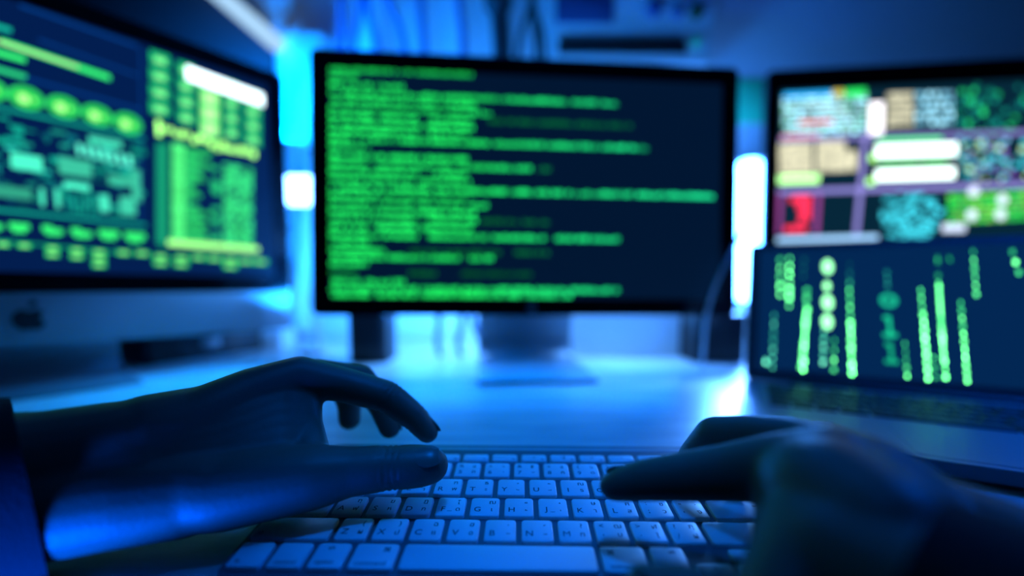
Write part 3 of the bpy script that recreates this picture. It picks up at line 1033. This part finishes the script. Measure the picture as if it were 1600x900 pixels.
wc = [((533, -60), (535, 40), (534, 140), (536, 300)), ((566, -60), (560, 30), (553, 90), (552, 300)), ((570, -60), (576, 20), (590, 90), (594, 300)), ((596, -60), (606, 0), (633, 80), (650, 300)), ((664, -60), (659, 10), (663, 80), (668, 300)), ((718, -60), (718, 10), (724, 80), (724, 300))]
names = ['leftmost blue cable hanging on the wall above the middle display', 'second blue cable from the left above the middle display', 'third blue cable from the left, touching the second at the top edge',
         'blue cable slanting down to the right above the middle display', 'blue cable fifth from the left above the middle display', 'rightmost blue cable above the middle display, nearest the dark bundle']
for pth, nm in zip(wc, names):
    cable('hanging_cable', nm, pth, 1.005, .0085, M['bluecable'], 'blue cables on the wall')
cable('cable_bundle', 'thick dark cable bundle tapering down behind the middle display', ((772, -80), (778, 0), (784, 70), (786, 220)), .99, [.030] * 8 + [.020] * 6 + [.014] * 5, M['cable'])
cable('hanging_cable', 'thin black cable leaning left from the knot above the middle display', ((836, -80), (830, 5), (810, 75), (803, 240)), .97, .006, M['cable'], 'thin black cables')
cable('hanging_cable', 'thin black cable running straight down from the knot above the middle display', ((836, -80), (833, 5), (838, 75), (840, 240)), .965, .006, M['cable'], 'thin black cables')
cable('hanging_cable', 'thin black cable leaning right from the knot above the middle display', ((832, -80), (834, 5), (850, 75), (858, 240)), .975, .006, M['cable'], 'thin black cables')

# white wall device with three knobs and a dark slot
D_ = .93
a, b = at(868, 98, D_), at(1112, -90, D_)
dev = thing('wall_device', 'white wall-mounted device with three dark knobs above the middle display', 'appliance', Matrix.Translation(((a.x + b.x) / 2, RY1, a.z)))
dw, dh, dd = b.x - a.x, b.z - a.z, RY1 - a.y
px = dw / 244
link('housing', MB().loft([rr(dw, dh, .012, 5, 0, dh / 2, -dd + .004), rr(dw, dh, .014, 5, 0, dh / 2, -dd + .014), rr(dw, dh, .014, 5, 0, dh / 2, 0)]).mesh('housing', True, M['white']), dev)
link('slot', MB().box(-118 * px, 82 * px, -dd - .003, -dd + .006, 14 * px, 33 * px).mesh('slot', True, M['black'], .002), dev)
link('label_panel', MB().box(-122 * px, -32 * px, -dd + .001, -dd + .006, 60 * px, 108 * px).mesh('label_panel', True, M['panel_dark'], .001), dev)
for kx, kz, kr, m in ((30, 80, 13, M['panel_dark']), (66, 75, 9, M['panel_dark']), (96, 76, 11, M['greenknob'])):
    kn = MB().tube([(kx * px, -dd + .006, kz * px), (kx * px, -dd - .008, kz * px), (kx * px, -dd - .010, kz * px)], [kr * px, kr * px * .92, kr * px * .75], 20)
    link('knob', kn.mesh('knob', True, m), dev)
link('indicator', MB().tube([(97 * px, -dd + .006, 32 * px), (97 * px, -dd - .002, 32 * px)], .009, 14).mesh('indicator', True, M['teal_card']), dev)

# teal card pinned behind, between the displays
c = at(1173, 162, 1.0)
cd = MB().box(-.037, .037, -.0015, .0015, -.05, .05)
tag(link('note_card', cd.mesh('note_card', True, M['teal_card'], .0005), None, Matrix.Translation((c.x, RY1 - .0016, c.z + .01))), 'pale teal note card on the wall above the upright tube lamp', 'card')

# upright dark speaker under the left end of the centre display
c = at(585, 560, .77)
t = thing('speaker', 'slim dark upright speaker standing behind the left end of the middle display', 'speaker', Matrix.Translation((c.x, c.y, 0)))
link('cabinet', MB().loft([rrz(.062, .07, .006, 0), rrz(.064, .072, .006, .003), rrz(.064, .072, .006, .197), rrz(.060, .068, .006, .20)]).mesh('cabinet', True, M['black']), t)
link('speaker_grille', MB().loft([rr(.05, .16, .006, 4, 0, .11, -.039), rr(.052, .162, .006, 4, 0, .11, -.0355)]).mesh('speaker_grille', True, M['blackcloth']), t)

# white carton and black device to the right of the stand
c0, c1 = at(884, 560, .80), at(1079, 560, .80)
t = thing('white_carton', 'low white carton standing behind the right half of the middle display', 'box', Matrix.Translation(((c0.x + c1.x) / 2, c0.y + .05, 0)))
hw = (c1.x - c0.x) / 2
link('carton_body', MB().box(-hw, hw, -.05, .05, 0, .072).mesh('carton_body', True, M['card'], .0015), t)
link('carton_lid', MB().box(-hw - .002, hw + .002, -.052, .052, .055, .078).mesh('carton_lid', True, M['card'], .0015), t)
c0, c1 = at(1084, 575, .735), at(1164, 575, .735)
hw = (c1.x - c0.x) / 2
t = thing('black_device', 'squat black device on the desk between the white carton and the laptop', 'device', Matrix.Translation(((c0.x + c1.x) / 2, c0.y + .05, 0)))
link('device_case', MB().loft([rrz(hw * 2, .1, .006, 0.002), rrz(hw * 2, .1, .006, .080), rrz(hw * 2 - .006, .094, .006, .084)]).mesh('device_case', True, M['black']), t)
for sx in (-1, 1):
    for sy in (-1, 1):
        link('rubber_foot', MB().tube([(sx * (hw - .012), sy * .036, 0), (sx * (hw - .012), sy * .036, .003)], .005, 10).mesh('rubber_foot', True, M['cable']), t)

# cables hanging behind the centre display down to the desk
for pth, nm in ((((690, 440), (686, 500), (684, 540), (690, 556)), 'dark cable left of the three dropping behind the middle display'),
                (((728, 440), (722, 500), (716, 540), (722, 556)), 'dark cable in the middle of the three dropping behind the middle display'),
                (((735, 440), (738, 500), (752, 530), (756, 556)), 'dark cable right of the three dropping behind the middle display')):
    cable('dropping_cable', nm, pth, .80, .0055, M['bluecable'], 'cables behind the middle display')
cable('white_cable', 'thin white cable drooping past the lower right corner of the middle display', ((1172, 330), (1160, 362), (1140, 400), (1118, 446), (1103, 500), (1098, 576)), .655, .0028, M['whitecable'], depth=(.78, .72, .652, .65, .652, .655))

# dark box and white box behind the left computer
t = thing('black_case', 'flat black case lying on the desk behind the foot of the left computer', 'case', Matrix.Translation((-.595, .812, 0)) @ Matrix.Rotation(R(62), 4, 'Z'))
link('case_body', MB().loft([rrz(.20, .10, .01, 0), rrz(.20, .10, .01, .040), rrz(.19, .09, .01, .046)]).mesh('case_body', True, M['black']), t)
link('latch', MB().box(-.015, .015, -.054, -.048, .018, .034).mesh('latch', True, M['metal_leg'], .001), t)
c0, c1 = at(378, 550, .88), at(436, 550, .88)
hw = (c1.x - c0.x) / 2
t = thing('white_box', 'small white box on the desk right of the left computer', 'box', Matrix.Translation(((c0.x + c1.x) / 2, c0.y + .04, 0)))
link('box_body', MB().box(-hw, hw, -.03, .03, 0, .030).mesh('box_body', True, M['card'], .0015), t)
link('box_lid', MB().box(-hw - .001, hw + .001, -.031, .031, .030, .038).mesh('box_lid', True, M['card'], .0015), t)

# ------------------------------------------------------------------ the person's arms
person = thing('person', 'person in dark sleeves, both hands hovering over the white keyboard', 'person', Matrix.Translation((0, 0, 0)))


def organic(name, caps, parent, voxel=.0013, smooth=16, post=None):
    mb = MB()
    for a, b, ra, rb in caps:
        mb.capsule(a, b, ra, rb, 20, 6)
    me = mb.mesh(name + '_raw', False)
    ob = bpy.data.objects.new('raw', me)
    C.objects.link(ob)
    md = ob.modifiers.new('r', 'REMESH')
    md.mode = 'VOXEL'
    md.voxel_size = voxel
    md.use_smooth_shade = True
    ms = ob.modifiers.new('s', 'SMOOTH')
    ms.factor = .5
    ms.iterations = smooth
    dg = bpy.context.evaluated_depsgraph_get()
    out = bpy.data.meshes.new_from_object(ob.evaluated_get(dg))
    bpy.data.objects.remove(ob)
    out.name = name
    if post:
        for v in out.vertices:
            v.co = post(v.co, v.normal)
    out.polygons.foreach_set('use_smooth', [True] * len(out.polygons))
    out.materials.clear()
    out.materials.append(M['skin'])
    return link(name, out, parent)


def chain(*js):
    """joints given as (px, py, depth, radius in mm)"""
    P = [(at(x, y, d), r * .001) for x, y, d, r in js]
    return [(P[i][0], P[i + 1][0], P[i][1], P[i + 1][1]) for i in range(len(P) - 1)]


def creases(joints):
    """fine skin folds across a joint: list of (centre, axis along the finger, half length, depth)"""
    def post(co, n):
        out = co.copy()
        for c, ax, hl, dp in joints:
            d = co - c
            t_ = d.dot(ax)
            if abs(t_) < hl and (d - ax * t_).length < .02:
                wgt = (1 - (t_ / hl) ** 2) ** 2
                wob = .0006 * noise.noise(co * 260)
                out -= n * dp * wgt * (0.5 + 0.5 * math.sin((t_ + wob) * 2 * math.pi / .0031))
        return out
    return post


def nail(parent, tip, back, up, w=.0058, l=.0062, lift=0):
    """curved nail plate: from the finger tip towards the joint, on the side 'up'"""
    ax = (Vector(tip) - Vector(back)).normalized()
    up = (up - ax * up.dot(ax)).normalized()
    sd = ax.cross(up)
    rings = []
    r = lift
    for i in range(7):
        f = -1 + 2 * i / 6
        hw = w * (1 - .30 * max(0, f) ** 2 - .45 * max(0, -f) ** 3)
        row = []
        for j in range(9):
            a = (-1 + j / 4) * 1.0
            row.append(Vector(tip) + ax * (f * l) + sd * (math.sin(a) * hw) + up * (r - .85 * (r - math.sqrt(max(0, r * r - (math.sin(a) * hw) ** 2))) - .0014 * max(0, f) ** 2))
        rings.append(row)
    mb = MB()
    flat = [p for r_ in rings for p in r_] + [p - up * .0007 for r_ in rings for p in r_]
    fs = []
    n = 63
    for i in range(6):
        for j in range(8):
            q = (i * 9 + j, i * 9 + j + 1, (i + 1) * 9 + j + 1, (i + 1) * 9 + j)
            fs += [q, tuple(k + n for k in q[::-1])]
    edge = [j for j in range(9)] + [9 * i + 8 for i in range(1, 7)] + [54 + j for j in range(7, -1, -1)] + [9 * i for i in range(5, 0, -1)]
    for a_, b__ in zip(edge, edge[1:] + edge[:1]):
        fs.append((a_, b__, b__ + n, a_ + n))
    mb.add(flat, fs)
    return link('fingernail', mb.mesh('fingernail', True, M['nail']), parent)


# ---- left arm: thumb side towards the camera, fingers arching over the keys
caps = []
caps += chain((300, 668, .236, 20), (395, 617, .255, 16), (468, 587, .266, 12.2), (545, 603, .272, 10.8), (606, 620, .275, 10.2), (648, 652, .278, 8.8), (668, 675, .279, 7.2))   # index
caps += chain((300, 665, .246, 19), (410, 610, .272, 14), (495, 588, .286, 11.8), (565, 592, .303, 9.8), (596, 634, .310, 9.0), (609, 668, .309, 7.8))                       # middle
caps += chain((290, 665, .256, 18), (400, 612, .288, 13), (470, 592, .304, 11.3), (532, 596, .326, 9.6), (546, 632, .333, 8.8), (546, 655, .331, 8.2))                       # ring
caps += chain((280, 670, .262, 17), (380, 625, .298, 12), (435, 608, .316, 10.5), (470, 615, .338, 8.5), (474, 640, .342, 7.8), (468, 657, .340, 7.2))                      # little
caps += chain((230, 760, .218, 23), (350, 765, .224, 20.5), (490, 745, .232, 17.0), (545, 737, .235, 13.2), (605, 731, .238, 12.2), (655, 728, .240, 11.6), (672, 727, .2405, 10.2))          # thumb
caps += chain((240, 720, .228, 26), (340, 700, .244, 20))                                                                                              # palm towards the web
caps += chain((476, 615, .265, 10), (486, 660, .256, 6.5), (484, 712, .242, 11))
for q in range(7):
    f = q / 6
    caps += chain((235, 690 + 75 * f, .228 - .008 * f, 25), (350, 650 + 110 * f, .246 - .018 * f, 19), (440, 614 + 118 * f, .261 - .026 * f, 13), (474, 612 + 118 * f, .266 - .028 * f, 8.5))
caps += chain((250, 700, .245, 24), (360, 668, .275, 17), (420, 650, .300, 12))                                                                                              # heel and little-finger side
wr_t, wr_b = at(200, 697, .222), at(200, 775, .212)
el = Vector((-.43, .075, .058))
fa_t, fa_b = at(60, 722, .206), at(60, 796, .200)
caps += [(at(290, 680, .236), wr_t, .024, .0235), (at(290, 765, .222), wr_b, .0235, .0235), (wr_t, fa_t, .0235, .024), (wr_b, fa_b, .0235, .0235), (fa_t, el + Vector((0, .004, .006)), .024, .034), (fa_b, el + Vector((0, 0, -.006)), .0235, .034),
         (at(230, 735, .223), at(60, 758, .2075), .0265, .0265), (at(200, 720, .24), at(60, 745, .225), .022, .024)]
ax_t = (at(655, 728, .240) - at(605, 731, .238)).normalized()
ax_i = (at(648, 652, .278) - at(606, 620, .275)).normalized()
arm_l = organic('arm', caps, person, post=creases([(at(612, 731, .238), ax_t, .0085, .0009), (at(606, 620, .275), ax_i, .008, .0006), (at(650, 653, .278), ax_i, .005, .0004)]))
arm_l['label'] = 'left forearm and hand seen from the thumb side'
upv = (Vector((0, 0, H)) - at(672, 727, .24)).normalized()
nail(arm_l, at(671, 726, .2405), at(640, 729, .2395), upv * .75 + Vector((0, 0, .55)), .0074, .0062, .0113)
nail(arm_l, at(669, 674, .279), at(648, 652, .278), Vector((.5, .45, .5)), .0052, .0052, .0074)
nail(arm_l, at(610, 666, .309), at(597, 634, .310), Vector((.8, .4, .3)), .0052, .0055, .0080)
nail(arm_l, at(546, 653, .331), at(546, 632, .333), Vector((.8, .5, .1)), .0052, .0055, .0082)


def sleeve(pts, rads, parent, name='sleeve', zs=1.15, skew=0.0):
    """hollow tube of cloth with folds and a turned hem"""
    P = [Vector(p) for p in pts]
    rings_o, rings_i = [], []
    N = 40
    L = 0
    for i, p in enumerate(P):
        t_ = (P[min(i + 1, len(P) - 1)] - P[max(i - 1, 0)]).normalized()
        a = Vector((0, 0, 1))
        a = (a - t_ * a.dot(t_)).normalized()
        b = t_.cross(a)
        if i:
            L += (P[i] - P[i - 1]).length
        ro, ri = [], []
        for j in range(N):
            th = 2 * math.pi * j / N
            k = 1 + (.05 * noise.noise(Vector((math.cos(th) * 1.6, math.sin(th) * 1.6, L * 38))) + .025 * math.sin(L * 300 + 2 * math.sin(th))) * (1 if i > 1 else .3)
            d = a * math.cos(th) * zs + b * math.sin(th) - t_ * (skew * max(0, 1 - i / 14) * Vector((0, -.9, -.35)).dot(a * math.cos(th) + b * math.sin(th)) / rads[i])
            ro.append(p + d * rads[i] * k)
            ri.append(p + d * (rads[i] * k - .0022))
        rings_o.append(ro)
        rings_i.append(ri)
    return link(name, MB().loft(rings_o + rings_i[::-1], closed=True).mesh(name, True, M['sleeve']), parent)


def lerp_pts(ps, n):
    out = []
    for i in range(len(ps) - 1):
        for k in range(n):
            out.append(Vector(ps[i]).lerp(Vector(ps[i + 1]), k / n))
    out.append(Vector(ps[-1]))
    return out


cuff = at(46, 762, .206)
dirc = (el - cuff).normalized()
sp = lerp_pts([cuff, el + dirc * .03, Vector((-.40, -.10, .14)), Vector((-.30, -.28, .30))], 12)
sl = sleeve(sp, [.0385] * 3 + [.0385 + .016 * min(1, i / 12) for i in range(len(sp) - 3)], arm_l, zs=1.12, skew=.017)
sl['label'] = 'dark knit sleeve ending at the wrist'

# ---- right arm: pointing finger towards the left, other fingers bent behind it, thumb low and near
caps = []
caps += chain((1300, 745, .166, 19), (1210, 733, .178, 14), (1140, 738, .187, 12.0), (1085, 743, .193, 11.0), (1015, 749, .200, 9.6), (972, 756, .204, 8.0), (958, 760, .205, 6.6))   # index
caps += chain((1330, 745, .176, 19), (1245, 697, .200, 13.2), (1180, 684, .213, 11.2), (1118, 682, .226, 10.4), (1086, 716, .238, 9.2), (1080, 745, .243, 7.8))                     # middle
caps += chain((1350, 745, .186, 18), (1290, 698, .213, 12.8), (1235, 690, .230, 10.8), (1180, 695, .246, 10), (1158, 730, .255, 9), (1150, 750, .257, 7.6))                         # ring
caps += chain((1380, 760, .190, 17), (1330, 712, .222, 11.5), (1285, 708, .238, 9.5), (1250, 715, .250, 8.6), (1238, 740, .255, 7.8), (1230, 755, .256, 7))                         # little
caps += chain((1290, 855, .146, 22), (1268, 885, .140, 18), (1200, 980, .130, 12.5), (1140, 965, .134, 11.0), (1085, 940, .139, 10.6), (1030, 929, .143, 9.6), (1010, 927, .1445, 8.6))   # thumb
caps += chain((1330, 800, .160, 26), (1262, 770, .170, 19))
caps += chain((1300, 850, .150, 24), (1255, 792, .166, 16.5))
caps += chain((1400, 790, .180, 22), (1330, 740, .205, 16))

caps += chain((1222, 735, .178, 14), (1300, 790, .156, 24), (1370, 850, .140, 25))
wr = at(1395, 850, .150)
er = Vector((.245, -.10, .030))
caps += [(at(1310, 850, .150), at(1320, 890, .138), .023, .024), (at(1430, 825, .168), at(1480, 860, .150), .023, .024),
         (at(1320, 890, .138), er + Vector((-.006, 0, 0)), .024, .034), (at(1480, 860, .150), er + Vector((.006, 0, 0)), .024, .034), (wr, at(1400, 880, .144), .026, .028), (at(1340, 780, .170), wr, .026, .026)]
arm_r = organic('arm', caps, person)
arm_r['label'] = 'right forearm and hand with pointing finger'
nail(arm_r, at(968, 755, .2040), at(1015, 749, .200), Vector((-.2, .75, .55)), .0052, .0052, .0078)
nail(arm_r, at(1016, 925, .144), at(1085, 940, .139), Vector((-.2, .4, .8)), .0065, .006, .0088)
cr = at(1440, 965, .118)
dirr = (er - cr).normalized()
sp = lerp_pts([cr, er + dirr * .03, Vector((.30, -.20, .14)), Vector((.26, -.32, .30))], 12)
sl = sleeve(sp, [.036] * 3 + [.036 + .020 * min(1, i / 7) for i in range(len(sp) - 3)], arm_r, zs=.92)
sl['label'] = 'dark knit sleeve reaching past the wrist'
